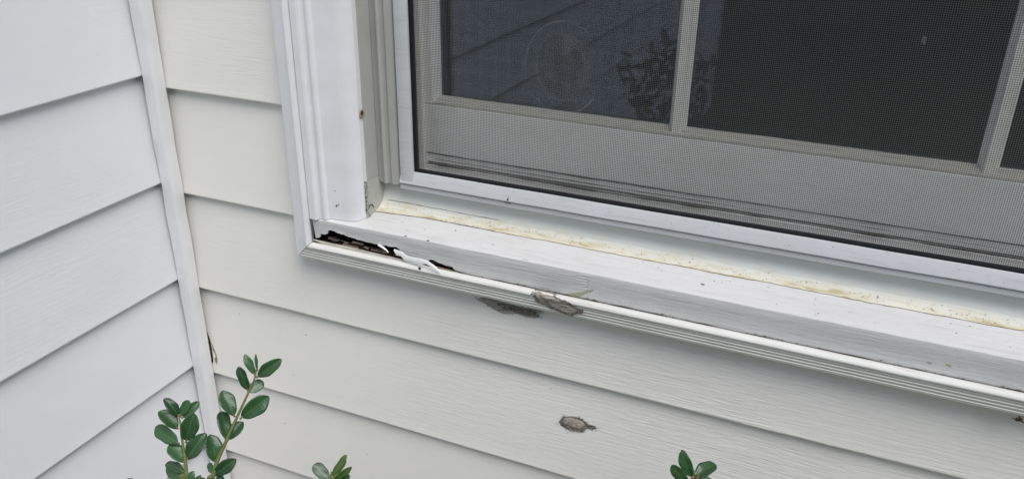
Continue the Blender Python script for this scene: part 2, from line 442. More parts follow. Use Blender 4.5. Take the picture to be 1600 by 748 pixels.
# rotten wood in the hole (back wall and floor of the cavity), then loose splinters
V = []; F = []; m = 15; n = 150; x0, x1 = SX0+.8, edge[-1][0]+6
for i in range(n+1):
    x = x0+(x1-x0)*i/n
    for j in range(m+1):
        t = j/m
        if t < .5: y = -7.4+14*(t/.5); z = -11.2+1.0*(t/.5)
        else: y = 6.6; z = -10.2+20*(t-.5)/.5
        st = 3.2*n3(x*.12, y*.9+t*9, z*.7, 1.0)+1.3*n3(x*.5, t*22, 3, 1.0)
        V.append((x, y+(-abs(st)*.9 if t > .15 else 0), z+(st*.55 if t > .1 else 0)))
for i in range(n):
    for j in range(m):
        a = i*(m+1)+j; F.append((a, a+m+1, a+m+2, a+1))
mesh('rotten_wood', V, F, MAT_ROT, sill, sharp=60)
V = []; F = []
random.seed(3)
for q in range(45):
    x = random.uniform(x0+3, x1-6); L = random.uniform(4, 16); y = random.uniform(-7, -1); z = -9.6+random.uniform(-.8, 2.2)*(1 if x < 235 else .4)
    wd = random.uniform(.2, 1.0); th = random.uniform(.2, .6); tz = random.uniform(-.12, .1); ty = random.uniform(-.15, .15)
    b = len(V)
    for s, ww in ((0, .25), (.35, 1), (.7, .8), (1, .1)):
        cx, cy, cz = x+L*s, y+ty*L*s, z+tz*L*s
        V += [(cx, cy-th*ww, cz), (cx, cy, cz+wd*ww*.6), (cx, cy+th*ww, cz), (cx, cy, cz-wd*ww*.6)]
    for s in range(3):
        for e in range(4):
            F.append((b+s*4+e, b+s*4+(e+1) % 4, b+(s+1)*4+(e+1) % 4, b+(s+1)*4+e))
o = mesh('wood_splinters', V, F, MAT_FIBRE, sill); o['kind'] = 'stuff'

# lifted ribbons of paint hanging over the hole
def ribbon(name, pts, wid, mat, parent, ya, lift=0):
    V = []; F = []
    n = len(pts)
    for i, (px, py) in enumerate(pts):
        y = ya[i] if isinstance(ya, list) else ya
        P = at(px, py, y); ww = wid[i] if isinstance(wid, list) else wid
        P2 = at(px-ww*.25, py+ww, y-lift)
        M_ = (P+P2)/2 + Vector((0, -.5, .1))
        B = Vector((0, .5, 0))
        for p_ in (P, M_, P2, P2+B, M_+B, P+B): V.append(tuple(p_))
    for i in range(n-1):
        for j in range(6):
            a = i*6; F.append((a+j, a+(j+1) % 6, a+6+(j+1) % 6, a+6+j))
    F.append(tuple(range(6))); F.append(tuple(range((n-1)*6, n*6)))
    return mesh(name, V, F, mat, parent)
ribbon('paint_flake', [(616, 389), (621, 391), (628, 393.5), (634, 399), (644, 402), (656, 404), (667, 407), (678, 414.5), (688, 424)], [3, 7.5, 6.5, 8, 6.5, 9, 5.5, 4.5, 1.5], MAT_PEEL, sill, [-11, -11.5, -12.5, -13, -14, -15, -15.8, -16.6, -17], .6)
# lower lip of old wood left standing under the hole, and chunks inside it
ribbon('wood_lip', [(489, 373.5), (500, 376.0), (516, 379.6), (534, 383.2), (548, 386.6), (561, 389.4), (580, 394.0), (600, 398.6), (622, 403.6), (640, 408.4)], [1.5, 3.5, 4.6, 5.5, 5, 5.6, 5, 5, 4, 2], MAT_LIP, sill, [-9.0, -9.2, -9.5, -9.2, -9.4, -9.1, -9.3, -9.0, -9.2, -9], .5)
ribbon('wood_lip', [(676, 415), (690, 418.6), (704, 422.0), (716, 426.0)], [1.5, 4, 3.6, 1], MAT_FIBRE, sill, -8.8, .4)
for pts_, w_, y_ in (([(551, 376.6), (560, 378.6), (568, 380.6)], 3.2, -5.6), ([(536, 380.6), (548, 383.4), (560, 386.8)], 3.6, -7.2), ([(538, 377.6), (545, 378.8)], 2.6, -5), ([(569, 385), (576, 387.6)], 2.4, -6.4), ([(513, 371), (530, 374.6)], 2.2, -3.5), ([(580, 389), (604, 395)], 1.8, -7)):
    ribbon('wood_chunk', pts_, w_, MAT_FIBRE, sill, y_, .5)
ribbon('paint_flake', [(591, 381), (597, 384), (603, 389), (607, 394)], [3, 3.5, 2.5, .8], MAT_PEEL, sill, [-10.4, -10.8, -11.2, -11.4], .3)
ribbon('paint_flake', [(636, 408), (650, 411), (664, 415), (674, 418)], [2, 4, 4, 1], MAT_PEEL, sill, -11.8, .4)

# --- casing (brickmould)
bmp = [(165.7, 14), (165.7, -11.0), (166.8, -12), (172.6, -12.4), (174.0, -11.8), (175.0, -9.4), (177, -8.9), (180.6, -10.0), (182.2, -9.6), (183.6, -6.9), (185.4, -6.4), (200.5, -5.4), (205, -4.6), (209, -2.8), (212, -.4), (214.2, 3), (214.6, 8), (214.6, 14)]
def mir(pr): return [(2*CX-x_, y_) for x_, y_ in pr]
extrude('casing', bmp, (0, 732), 'z', MAT_CASE, win, 40, .25, m0=lambda p, q: sill_top(q)+.55, m1=lambda p, q: -(p-214.6)*1.0, sharp=24)
extrude('casing', mir(bmp), (0, 732), 'z', MAT_CASE, win, 20, .25, m0=lambda p, q: sill_top(q)+.55, m1=lambda p, q: (p-925.4)*1.0, sharp=24)
head = [(y_, 732+(214.6-x_)) for x_, y_ in bmp]
extrude('casing', head, (214.6, 925.4), 'x', MAT_CASE, win, 20, .2, m0=lambda p, q: -(q-732), m1=lambda p, q: (q-732), sharp=24)

# --- jambs: side board, then stops with ridges
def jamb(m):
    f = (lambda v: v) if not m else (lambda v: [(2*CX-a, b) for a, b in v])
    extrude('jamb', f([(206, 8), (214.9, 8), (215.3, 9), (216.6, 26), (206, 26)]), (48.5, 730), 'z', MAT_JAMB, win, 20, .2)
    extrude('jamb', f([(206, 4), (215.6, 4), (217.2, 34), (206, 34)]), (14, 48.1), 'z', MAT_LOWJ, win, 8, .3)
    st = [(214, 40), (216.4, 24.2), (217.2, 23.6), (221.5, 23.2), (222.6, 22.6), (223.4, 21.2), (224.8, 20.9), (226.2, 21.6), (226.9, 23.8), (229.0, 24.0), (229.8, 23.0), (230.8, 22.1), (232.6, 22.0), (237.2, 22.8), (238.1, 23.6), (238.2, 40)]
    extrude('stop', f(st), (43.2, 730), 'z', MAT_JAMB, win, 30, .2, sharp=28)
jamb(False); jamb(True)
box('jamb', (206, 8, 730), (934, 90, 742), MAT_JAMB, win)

# --- sub sill and caulk
sub = [(24, 14), (26.6, 22.4), (28.6, 25.2), (30.3, 29), (31.3, 34), (32, 41), (36, 44), (40, 14)]
extrude('subsill', sub, (215.2, 924.8), 'x', MAT_SUB, win, 60, .35, sharp=50)
V = []; F = []; n = 330; rn = 7
for i in range(n+1):
    x = 214.2+(925.8-214.2)*i/n
    e = 1.1*n3(x, 0, 0, .03)+.6*n3(x, 4, 0, .15)
    h = 1+.25*n3(x, 8, 0, .1)
    left = max(0, 1-(x-214)/50)
    fr = 19.3+e-left*4
    prof = [(fr, sill_top(fr)-.3), (fr+.15, sill_top(fr)+.35), (21.5, 18.9+.3*h), (23.6, 19.8+.5*h), (25.6, 21.6+.5*h), (27.2, 23.4+.4*n3(x, 2, 6, .1)), (28.6, 24.6)]
    V += [(x, a, b) for a, b in prof]
for i in range(n):
    for j in range(rn-1):
        a = i*rn+j; F.append((a, a+rn, a+rn+1, a+1))
ck = mesh('caulk_bead', V, F, MAT_CAULK, win)
# crumbs of dirt on the caulk line, the sill and the trim joints: countless
def crumbs(name, pts, mat, parent):
    V = []; F = []
    for (P, r) in pts:
        b = len(V); P = Vector(P)
        sx = random.uniform(.8, 2.4); ph = random.uniform(-.4, .4)
        for (a, bb, c_) in ((1, 0, 0), (-1, 0, 0), (0, 1, 0), (0, -1, 0), (0, 0, 1), (0, 0, -1)):
            j = Vector((a*sx, bb, c_*.7+a*ph))*r*random.uniform(.7, 1.3)
            V.append(tuple(P+j))
        for t in ((0, 2, 4), (2, 1, 4), (1, 3, 4), (3, 0, 4), (2, 0, 5), (1, 2, 5), (3, 1, 5), (0, 3, 5)): F.append(tuple(b+q for q in t))
    o = mesh(name, V, F, mat, parent, smooth=False); o['kind'] = 'stuff'; return o
random.seed(11)
pts = []
for q in range(1500):
    x = 214+(random.random()**1.3)*500
    dens = n3(x, 0, 5, .04)+.35
    if x > 330 and random.random() > dens*.9: continue
    left = max(0, 1-(x-214)/50)
    fr = 19.3+1.1*n3(x, 0, 0, .03)+.6*n3(x, 4, 0, .15)-left*4
    y = fr+random.gauss(0, .16); pts.append(((x, y, sill_top(fr)+.15), random.uniform(.1, .3)))
for q in range(560):
    x = 214+random.random()*560; y = random.gauss(23.5, 1.8)
    if not 20.5 < y < 27: continue
    pts.append(((x, y, 19.2+(y-21.5)*.82+.35), random.choice((.12, .15, .2, .3))))
for q in range(160):                                  # cluster of debris on the caulk
    x = random.gauss(292, 14); y = random.gauss(20.8, 1.1); pts.append(((x, y, sill_top(y)+.6), random.uniform(.1, .3)))
for q in range(130):
    x = random.uniform(246, 720); pts.append(((x, random.uniform(20.3, 21.6), random.uniform(47, 54)), random.choice((.1, .15, .22))))
for q in range(70):
    x = random.uniform(175, 720); y = random.uniform(-8, 18); pts.append(((x, y, sill_top(y)+.05), random.choice((.12, .18, .25, .4))))
crumbs('dirt_crumbs', pts, MAT_DIRT_GAP, win)
pts = []
for q in range(620):
    x = random.uniform(170, 800)
    if n3(x, 3, 3, .03)+.12 < random.random()*.5: continue
    pts.append(((x, -7.8+random.gauss(0, .3), -11.2+random.gauss(0, .4)), random.uniform(.2, .5)))
for q in range(240):                                  # green grime where the casing meets the sill
    z = 15+random.random()**1.6*34; pts.append(((215.3+random.gauss(0, .25), 5+random.gauss(0, .9)+max(0, 22-z)*random.random()*.6, z), random.uniform(.2, .6)))
for q in range(60):
    x = random.uniform(200, 216); y = -3.5+(x-200)*.55; pts.append(((x, y+random.gauss(0, .2), sill_top(y)+.4), random.uniform(.15, .4)))
crumbs('grime', pts, MAT_MOSS, win)
def dirt_groove_line(name, x0, x1, yf, zf, wmax, mat, sx, seed, step=1.2, thr=.1):
    V = []; F = []; n = int((x1-x0)/step)
    for i in range(n+1):
        x = x0+(x1-x0)*i/n
        wd = wmax*max(.12, min(1, thr+.9*abs(n3(x, seed, 0, sx))+.7*n3(x, seed, 3, sx*4)))
        y = yf(x); z = zf(x)+.15*n3(x, 2, seed, .3)
        V += [(x, y, z-wd), (x, y-.25, z), (x, y+.1, z+wd)]
    for i in range(n):
        q = i*3; F += [(q, q+3, q+4, q+1), (q+1, q+4, q+5, q+2)]
    return mesh(name, V, F, mat, win)
dirt_groove_line('joint_dirt', 222, 330, lambda x: 27.9, lambda x: 25.3-(x-222)*.004+.5*n3(x, 6, 6, .06), .35, MAT_MOSS, .08, 5, 1.0, .05)
for z_, w_, sd_ in ((66.7, .45, 21), (62.3, .3, 22), (57.4, .8, 23), (52.6, .5, 24)):
    dirt_groove_line('rail_groove_grime', 251, 889, lambda x: 47.4 if z_ > 60 else 46.5 if z_ > 55 else 40.2, lambda x: z_+.5*n3(x, z_, 1, .01), w_, MAT_DIRT_GAP, .015, sd_, 2.0, .25)  # uneven dark strips paint the shaded grooves and gap, with some grime
dirt_groove_line('joint_dirt', 262, 968, lambda x: -8.0, lambda x: -11.6, .8, MAT_DIRT_GAP, .012, 4, thr=.15)
_e = lambda x: 19.3+1.1*n3(x, 0, 0, .03)+.6*n3(x, 4, 0, .15)-4*max(0, 1-(x-214)/50)
dirt_groove_line('joint_dirt', 216, 330, lambda x: _e(x)-.1, lambda x: sill_top(_e(x))+.25, .42, MAT_DIRT_GAP, .03, 8, .8, .35)
dirt_groove_line('joint_dirt', 330, 925, lambda x: _e(x)-.1, lambda x: sill_top(_e(x))+.2, .42, MAT_TAN, .03, 9, .8, .2)
# caulk curl in the corner and a bug hole
P = atx(579, 319, 216.5)
V = []; F = []
for i in range(13):
    a = math.pi*(.80-.75*i/12); c_ = Vector((P.x+.2, P.y+4.2*math.cos(a), P.z-5+4.6*math.sin(a)))
    for j in range(6):
        b = j*math.pi/3; rr = .42+.2*n3(i, j, 0)
        V.append((c_.x+rr*math.sin(b), c_.y+rr*math.cos(a)*math.cos(b), c_.z+rr*math.sin(a)*math.cos(b)))
for i in range(12):
    for j in range(6): F.append((i*6+j, i*6+(j+1) % 6, (i+1)*6+(j+1) % 6, (i+1)*6+j))
mesh('caulk_curl', V, F, MAT_MOSS, win)

def disc(name, c, nrm, r, mat, parent, h=.4, seed=0, ecc=1.0, n=18):
    """small irregular dome lying on a surface"""
    nrm = Vector(nrm).normalized(); t = nrm.orthogonal().normalized(); b = nrm.cross(t)
    if abs(nrm.y) > .5: t, b = Vector((1, 0, 0)), Vector((0, 0, 1))
    if abs(nrm.z) > .5: t, b = Vector((1, 0, 0)), Vector((0, 1, 0))
    V = [tuple(Vector(c)+nrm*h)]; F = []
    for k_, (rr, hh) in enumerate(((.5, .9), (.85, .5), (1, -.2))):
        for i in range(n):
            a = i*2*math.pi/n; q = r*rr*(1+.25*n3(math.cos(a)*1.5, math.sin(a)*1.5, seed))
            V.append(tuple(Vector(c)+t*q*ecc*math.cos(a)+b*q*math.sin(a)+nrm*h*hh))
    for i in range(n):
        F.append((0, 1+i, 1+(i+1) % n))
        for k_ in range(2): F.append((1+k_*n+i, 1+(k_+1)*n+i, 1+(k_+1)*n+(i+1) % n, 1+k_*n+(i+1) % n))
    return mesh(name, V, F, mat, parent)
P = at(584.5, 334, 18); disc('bug_hole', (P.x, 15.8, sill_top(15.8)+.1), (0, 0, 1), 1.5, MAT_GASKET, win, .25, 2, 1.4)
P = atx(565.5, 177, 215.8)
disc('rust_stain', (P.x, P.y, P.z-.3), (1, 0, 0), 3.4, plain('rust_halo', (.36, .33, .20), .6), win, .12, 3)
disc('nail_hole', (P.x, P.y, P.z), (1, 0, 0), 2.3, MAT_RUST, win, .3, 4)
for px, py, r_ in ((526, 321, .8), (529, 319.5, .5), (524, 298, .4), (635, 388, .9), (669, 379, 1.1), (1098, 444, 1.0), (770, 382, .5), (712, 360, .6)):
    yy = -4 if py < 330 else None
    if yy is None:
        y = 0
        for _ in range(12): Q = at(px, py, y); y = y+(Q.z-sill_top(y))*1.3 if y < 60 else y
        y = min(max(y, -9), 19); Q = at(px, py, y)
        disc('paint_chip', (Q.x, y, sill_top(y)+.02), (0, 0, 1), r_, MAT_DIRT_GAP, sill, .12, px, 1.5)
    else:
        Q = at(px, py, -6.2); disc('paint_dent', (Q.x, -6.4+.0, Q.z), (0, -1, 0), r_, MAT_DIRT_GAP, win, .4, px)

# --- glazed sash behind the screen
sash = empty('sash', (0, 58, 75), 'divided sash with white bars behind the insect screen', None); sash.parent = win   # sits in the window, local to its base
GX0, GX1, GY, GZ0, GZ1 = 262.0, 878.0, 58.0, 116.0, 650.0
rail = [(60, 40), (49, 40), (48.6, 55.6), (50.5, 56), (56, 56.3), (56, 58.4), (50, 58.7), (49.2, 59.2), (49.4, 65.7), (50.8, 66.1), (50.6, 66.9), (48.2, 67.3), (48, 69), (48, 109.6), (48.6, 110.6), (60, 111)]
extrude('bottom_rail', rail, (239, 901), 'x', MAT_SASH, sash, 40, .4, sharp=28)
extrude('track', [(60, 38), (41, 38), (40.6, 50.2), (42.2, 50.6), (44, 46), (60, 46)], (239, 901), 'x', MAT_SASH, sash, 20, .3)
MID = extrude('glazing_bead', [(48.0, 110.7), (48.3, 112.3), (49.3, 112.9), (52, 113.6), (52.8, 115), (57.8, 116.4), (59, 116), (59, 110.7)], (255, 885), 'x', MAT_BEAD, sash, 60, .5, sharp=28)
def stile(m):
    f = (lambda v: v) if not m else (lambda v: [(2*CX-a, b) for a, b in v])
    extrude('stile', f([(238, 62), (238, 44), (250.5, 44), (250.8, 48), (258, 48), (258.8, 49), (262, 57.8), (262, 62)]), (111, 668), 'z', MAT_SASH, sash, 20, .2)
    extrude('stile', f([(238, 62), (238, 44), (250.5, 44), (250.8, 47.6), (250.9, 62)]), (40, 111), 'z', MAT_SASH, sash, 6, .2)
stile(False); stile(True)
extrude('top_rail', [(44, 650), (62, 650), (62, 700), (44, 700)], (262, 878), 'x', MAT_SASH, sash, 4)
mp = [(-6.6, 57.8), (-5.4, 56), (-3.4, 50.6), (-3.0, 49.6), (3.0, 49.6), (3.4, 50.6), (5.4, 56), (6.6, 57.8)]
for mx_ in (465.0, 675.4):
    extrude('muntin', [(mx_+a, b) for a, b in mp], (112.8, 650), 'z', MAT_MUNT, sash, 20, .35, sharp=28)
for mz in (388, ):
    for a, b in ((262, 458.6), (471.4, 668.9), (681.9, 878)):
        extrude('muntin', [(bb, mz+aa) for aa, bb in mp], (a, b), 'x', MAT_MUNT, sash, 6, .2, sharp=28)
for i, (a, b) in enumerate(((GX0-2, 463), (467, 673), (677, GX1+2))):
    for (z0_, z1_) in ((GZ0-3, 386), (390, GZ1+2)):
        box('pane', (a, 58.4, z0_), (b, 61.4, z1_), MAT_GLASS, sash)
for px, py, r_ in ((1444, 63, 2.6), (1300, 25, .6), (695, 109, .5), (1193, 131, .7), (1299, 97, .5)):
    P = at(px, py, 58.2); disc('glass_spot', (P.x, 58.3, P.z), (0, -1, 0), r_, translucent('spot', (.6, .6, .7), .5, 700, .3, .7), sash, .08, px, .6)

# --- round clear film stuck to the first pane
c0 = at(880, 107, 58.0); R0 = (at(940, 107, 58.0)-at(819, 107, 58.0)).length/2
st = empty('round_sticker', (c0.x, 58, c0.z), 'faint round see-through sticker on the leftmost pane of the window', 'sticker')
def ring(name, r0, r1, y, mat, parent, n=64, rz=1.12, gap=None):
    V = []; F = []
    for i in range(n+1):
        a = i*2*math.pi/n
        for r_ in (r0, r1):
            for yy in (y, y-.12): V.append((c0.x+r_*math.cos(a), yy, c0.z+r_*rz*math.sin(a)))
    for i in range(n):
        if gap and gap(i*2*math.pi/n): continue
        b = i*4
        F += [(b+1, b+5, b+7, b+3), (b, b+2, b+6, b+4), (b+2, b+3, b+7, b+6), (b, b+4, b+5, b+1)]
    return mesh(name, V, F, mat, parent)
ring('film', 0.5, R0*.985, 58.25, MAT_FILM, st)
ring('inner_film', 0.5, R0*.74, 58.1, translucent('inner_print', (.5, .54, .55), .10, 45, .42, .58), st)
ring('rim', R0*.985, R0*1.012, 58.2, MAT_RIM, st, gap=lambda a: 3.6 < a < 3.9 or a > 5.6 or a < .9)

# --- insect screen in its aluminium frame
scr = empty('insect_screen', (CX, 24, 41), 'insect screen of fine grey mesh in a white aluminium frame', 'insect screen')
FX0, FX1, FZ0, FZ1 = 239.6, 900.4, 40.6, 728.0
fr_b = [(34, 40.8), (22.2, 40.6), (21.4, 41), (21.2, 45.1), (22.8, 45.3), (22.8, 45.9), (20.0, 46.2), (19.8, 47), (22.6, 55.8), (23.2, 56.8), (24.2, 57), (25.0, 56.6), (25.2, 54), (34, 54)]
extrude('frame_rail', fr_b, (FX0, FX1), 'x', MAT_ALU, scr, 60, .22, sharp=28)
fv = [(239.9, 34), (239.9, 22), (240.5, 20.8), (241.5, 20.4), (251.2, 20.4), (252.3, 21), (252.6, 22.2), (252.4, 23.6), (250, 24), (250, 34)]
extrude('frame_stile', fv, (46.1, FZ1), 'z', MAT_ALU, scr, 30, .15, m0=lambda p, q: .2)
extrude('frame_stile', mir(fv), (46.1, FZ1), 'z', MAT_ALU, scr, 10, .15)
extrude('frame_rail', [(20.6, 716), (34, 716), (34, 728), (20.6, 728)], (252, 888), 'x', MAT_ALU, scr, 4)
MY = 27.2
box('gasket', (250.2, MY-.9, 52), (889.8, MY+2.2, 58.7), MAT_GASKET, scr)
box('gasket', (250.2, MY-.9, 58.8), (254.3, MY+2.2, 716), MAT_GASKET, scr)
box('gasket', (885.7, MY-.9, 58.8), (889.8, MY+2.2, 716), MAT_GASKET, scr)
V = []; F = []
def warp(x, z):
    return (.45*n3(x, z, 1, .012)+.12*n3(x, z, 4, .08), 1.1*n3(x, z, 9, .006), .55*n3(x, z, 17, .012)+.12*n3(x, z, 21, .08))
def wire(p0, p1, seg, r, off):
    b = len(V)
    for i in range(seg+1):
        t = i/seg; x = p0[0]+(p1[0]-p0[0])*t; z = p0[1]+(p1[1]-p0[1])*t
        dx, dy, dz = warp(x, z); c = (x+dx, MY+dy*.5+off, z+dz)
        vert = abs(p1[1]-p0[1]) > abs(p1[0]-p0[0])
        for k_ in range(4):
            a, e = ((r, 0), (0, -r), (-r, 0), (0, r))[k_]
            V.append((c[0]+a, c[1]+e, c[2]) if vert else (c[0], c[1]+e, c[2]+a))
    for i in range(seg):
        for k_ in range(4):
            F.append((b+i*4+k_, b+i*4+(k_+1) % 4, b+(i+1)*4+(k_+1) % 4, b+(i+1)*4+k_))
PX, PZ = 1.34, 1.36; WR = .128
x = 252.5; i = 0
while x < 888:
    wire((x, 55), (x, 717), 46, WR, -.12); x += PX
z = 55.6
while z < 717:
    wire((251.5, z), (888.5, z), 46, WR, .12); z += PZ
sm = mesh('wire_mesh', V, F, MAT_WIRE, scr, smooth=False); sm['kind'] = 'stuff'
# tar-like smear on the bottom frame rail
P = at(655.6, 419, -15.9); disc('dark_pit', (P.x, -15.9, P.z), (0, -1, 0), 1.3, MAT_GASKET, win, .3, 3)
P = at(830, 459.5, -15.9); disc('dark_pit', (P.x, -16.0, P.z), (0, -1, 0), .6, MAT_GASKET, win, .3, 4)
P = at(793, 312, 20.4)
V = [(P.x-2.4, 20.1, P.z-2.5), (P.x+3.4, 20.1, P.z-2.7), (P.x+1.6, 19.9, P.z-1.2), (P.x+.9, 19.9, P.z+.6), (P.x+1.0, 20.1, P.z+3.2), (P.x-.2, 19.9, P.z+.2), (P.x-1.8, 19.9, P.z-.8),
     (P.x, 20.6, P.z-1)]
mesh('tar_smear', V, [(0, 1, 2, 3, 4, 5, 6), (0, 1, 7), (1, 2, 7), (2, 3, 7), (3, 4, 7), (4, 5, 7), (5, 6, 7), (6, 0, 7)], MAT_DIRT_GAP, scr)

# --- dark room behind the window
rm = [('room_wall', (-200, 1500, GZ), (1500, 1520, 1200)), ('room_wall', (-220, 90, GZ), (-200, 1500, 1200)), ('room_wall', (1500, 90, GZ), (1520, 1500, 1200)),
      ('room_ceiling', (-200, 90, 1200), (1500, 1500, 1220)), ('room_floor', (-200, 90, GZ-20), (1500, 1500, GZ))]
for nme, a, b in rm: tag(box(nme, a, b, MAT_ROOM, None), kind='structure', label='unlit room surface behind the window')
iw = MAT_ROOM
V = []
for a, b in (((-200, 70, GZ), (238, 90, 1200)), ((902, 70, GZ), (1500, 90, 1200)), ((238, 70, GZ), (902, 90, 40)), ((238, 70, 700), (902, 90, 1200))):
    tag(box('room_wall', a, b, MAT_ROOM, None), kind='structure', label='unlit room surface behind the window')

# ------------------------------------------------------------------ scabs on the wall and trim
def scab(name, outline, proj, nrm, h, mat, parent=None, seed=0, rings=9, back=1.0, rough=1.0, rim=0.0, samples=64, surf=None):
    """irregular crust: outline pixels -> points on the surface, filled by rings, with noisy height"""
    pts = [proj(px, py) for px, py in outline]
    m = len(pts); out = []
    for i in range(samples):
        t = i*m/samples; a = int(t); f = t-a
        p0, p1, p2, p3 = (pts[(a+q) % m] for q in (-1, 0, 1, 2))
        out.append(.5*((2*p1)+(p2-p0)*f+(2*p0-5*p1+4*p2-p3)*f*f+(3*p1-p0-3*p2+p3)*f*f*f))
    c = sum(out, Vector())/len(out); nrm = Vector(nrm).normalized()
    V = [tuple((surf(c) if surf else c)+nrm*h*.6)]; F = []
    for k_ in range(1, rings+2):
        r_ = min(1, k_/rings)
        for i, p in enumerate(out):
            q = c.lerp(p, r_)
            jag = (1+.12*n3(p.x, p.z, seed, .9)) if k_ >= rings else 1
            q = c.lerp(p, r_*jag)
            hh = h*(1-r_**3)*(.6+.9*rough*n3(q.x, q.z*2, seed, .45)) + h*.5*rough*n3(q.x, q.z*2.5, seed+5, 1.4)*(1-r_**6) + rim*math.exp(-((r_-.85)/.12)**2)*(1+.8*n3(q.x, q.z, seed+2, .5))
            if k_ == rings+1: hh = -back
            if surf: q = surf(q)
            V.append(tuple(q+nrm*hh))
    n = samples
    for i in range(n):
        F.append((0, 1+i, 1+(i+1) % n))
        for k_ in range(rings): F.append((1+k_*n+i, 1+(k_+1)*n+i, 1+(k_+1)*n+(i+1) % n, 1+k_*n+(i+1) % n))
    return mesh(name, V, F, mat, parent, sharp=50)
z2 = lambda L: [(700+a/3.74, 380+b/3.74) for a, b in L]
def chan_y(z):
    K = [(0, -12.8), (11.8, -15.2), (12.6, -15.9), (13.7, -16.1), (14.9, -15.6), (15.9, -14.4), (16.4, -11.4)]
    w_ = min(16.4, max(0, z-ZB))
    for (a, ya), (b, yb) in zip(K, K[1:]):
        if w_ <= b: return ya+(yb-ya)*(w_-a)/(b-a)
    return -11.4
def on_chan(a, b, off=.25):
    y = -14
    for _ in range(25): P = at(a, b, y); y += (chan_y(P.z)-off-y)*.5
    return at(a, b, y)
def csurf(off): return lambda q: Vector((q.x, chan_y(q.z)-off, q.z))
def grow(L, f):
    cx = sum(p[0] for p in L)/len(L); cy = sum(p[1] for p in L)/len(L)
    return [(cx+(x-cx)*f, cy+(y-cy)*f) for x, y in L]
z12 = lambda L: [(820+a/12.47, 440+b/12.47) for a, b in L]
SC = z12([(180, 190), (260, 165), (400, 190), (560, 230), (650, 285), (690, 350), (770, 370), (900, 440), (980, 490), (1060, 530), (1140, 600), (1000, 620), (900, 660), (740, 615), (600, 560), (480, 500), (420, 460), (260, 410), (205, 330)])
sc_ = empty('peeled_scar', on_chan(870, 474), 'rough grey peeled scar straddling the ridged trim below the sill', 'scar')
scab('dark_edge', grow(SC, 1.05), on_chan, (0, -1, .25), .2, MAT_SCABD, parent=sc_, seed=3, back=2, rings=10, rough=1.0, surf=csurf(.2))
scab('bare_wood', grow(z12([(215, 205), (300, 185), (400, 225), (500, 290), (640, 330), (700, 400), (790, 420), (880, 470), (960, 520), (1060, 580), (960, 600), (880, 620), (740, 580), (620, 530), (500, 470), (400, 430), (290, 390), (235, 310)]), .98), lambda a, b: on_chan(a, b, .5), (0, -1, .25), .5, MAT_SCAB, parent=sc_, seed=7, back=1.2, rings=10, rough=1.5, surf=csurf(.45))
scab('bare_wood', z12([(215, 205), (290, 180), (350, 215), (400, 250), (370, 290), (310, 270), (240, 250)]), lambda a, b: on_chan(a, b, .8), (0, -1, .25), .7, MAT_CORE, parent=sc_, seed=9, back=1.2, rings=6, rough=1.2, surf=csurf(.7))
o = scab('lichen_stain', z2([(655, 303), (700, 292), (780, 283), (845, 268), (850, 276), (800, 296), (760, 316), (690, 316)]), lambda a, b: sill_pt(a, b, .08), (0, -1, 0), .12, MAT_LICH, parent=sill, seed=6, rings=4, back=.4)
o = scab('bare_wood_chip', z2([(402, 94), (440, 93), (490, 108), (470, 113), (430, 106)]), lambda a, b: at(a, b, -8.8)+Vector((0, 0, .1)), (0, -1, .8), .25, MAT_SCAB, parent=sill, seed=8, rings=3, back=.4)
SM = z2([(160, 323), (225, 320), (330, 345), (420, 368), (500, 385), (556, 402), (530, 412), (535, 432), (470, 432), (400, 412), (325, 412), (262, 378), (205, 346)])
sm_ = empty('crusty_smear', on_siding(795, 480), 'long dark grey crusty smear on the siding just under the ridged trim', 'smear')
scab('crust', SM, on_siding, (0, -1, -.1), .25, MAT_SCAB, parent=sm_, seed=12, back=2, rough=1.6)
scab('dark_core', z2([(270, 345), (340, 352), (430, 375), (500, 392), (520, 408), (500, 424), (440, 412), (380, 395), (310, 375)]), lambda a, b: on_siding(a, b)+Vector((0, -.25, 0)), (0, -1, -.1), .4, MAT_SCABD, parent=sm_, seed=14, back=2, rough=1.6)
z5 = lambda L: [(780+a/3.98, 560+b/3.98) for a, b in L]
e_ = empty('oval_scab', on_siding(900, 662), 'oval knot-like grey scab alone on the siding below the window', 'scab')
scab('crust', z5([(370, 400), (392, 364), (430, 360), (492, 364), (530, 388), (548, 402), (604, 428), (585, 440), (545, 438), (505, 458), (450, 448), (405, 428)]), on_siding, (0, -1, 0), .25, MAT_SCABD, parent=e_, seed=21, back=2, rings=8)
scab('core', z5([(398, 378), (420, 366), (480, 374), (522, 396), (528, 415), (500, 430), (455, 420), (410, 400)]), lambda a, b: on_siding(a, b)+Vector((0, -.5, 0)), (0, -1, 0), .6, MAT_CORE, parent=e_, seed=25, back=2, rings=6)
random.seed(21)
for (px, py, L) in ((748, 434, 12), (772, 441, 18), (812, 449, 10), (988, 489, 22), (1120, 512, 16), (1242, 543, 20), (1432, 578, 26), (1452, 566, 9), (1482, 570, 12), (930, 470, 14)):
    if py in (566, 570): nm, mt = 'paint_dent', MAT_LICH
    else: nm, mt = 'paint_peel', MAT_SCABD
    o_ = [(px-L/2, py-L*.05), (px-L*.2, py-2+random.uniform(-1, 1)), (px+L*.15, py-1), (px+L/2, py+L*.14), (px+L*.2, py+L*.12+2), (px-L*.15, py+1.6)]
    scab(nm, o_, lambda a, b: sill_pt(a, b, .05), (0, -1, 0), .15, mt, parent=sill, seed=px, rings=3, back=.5, samples=24)
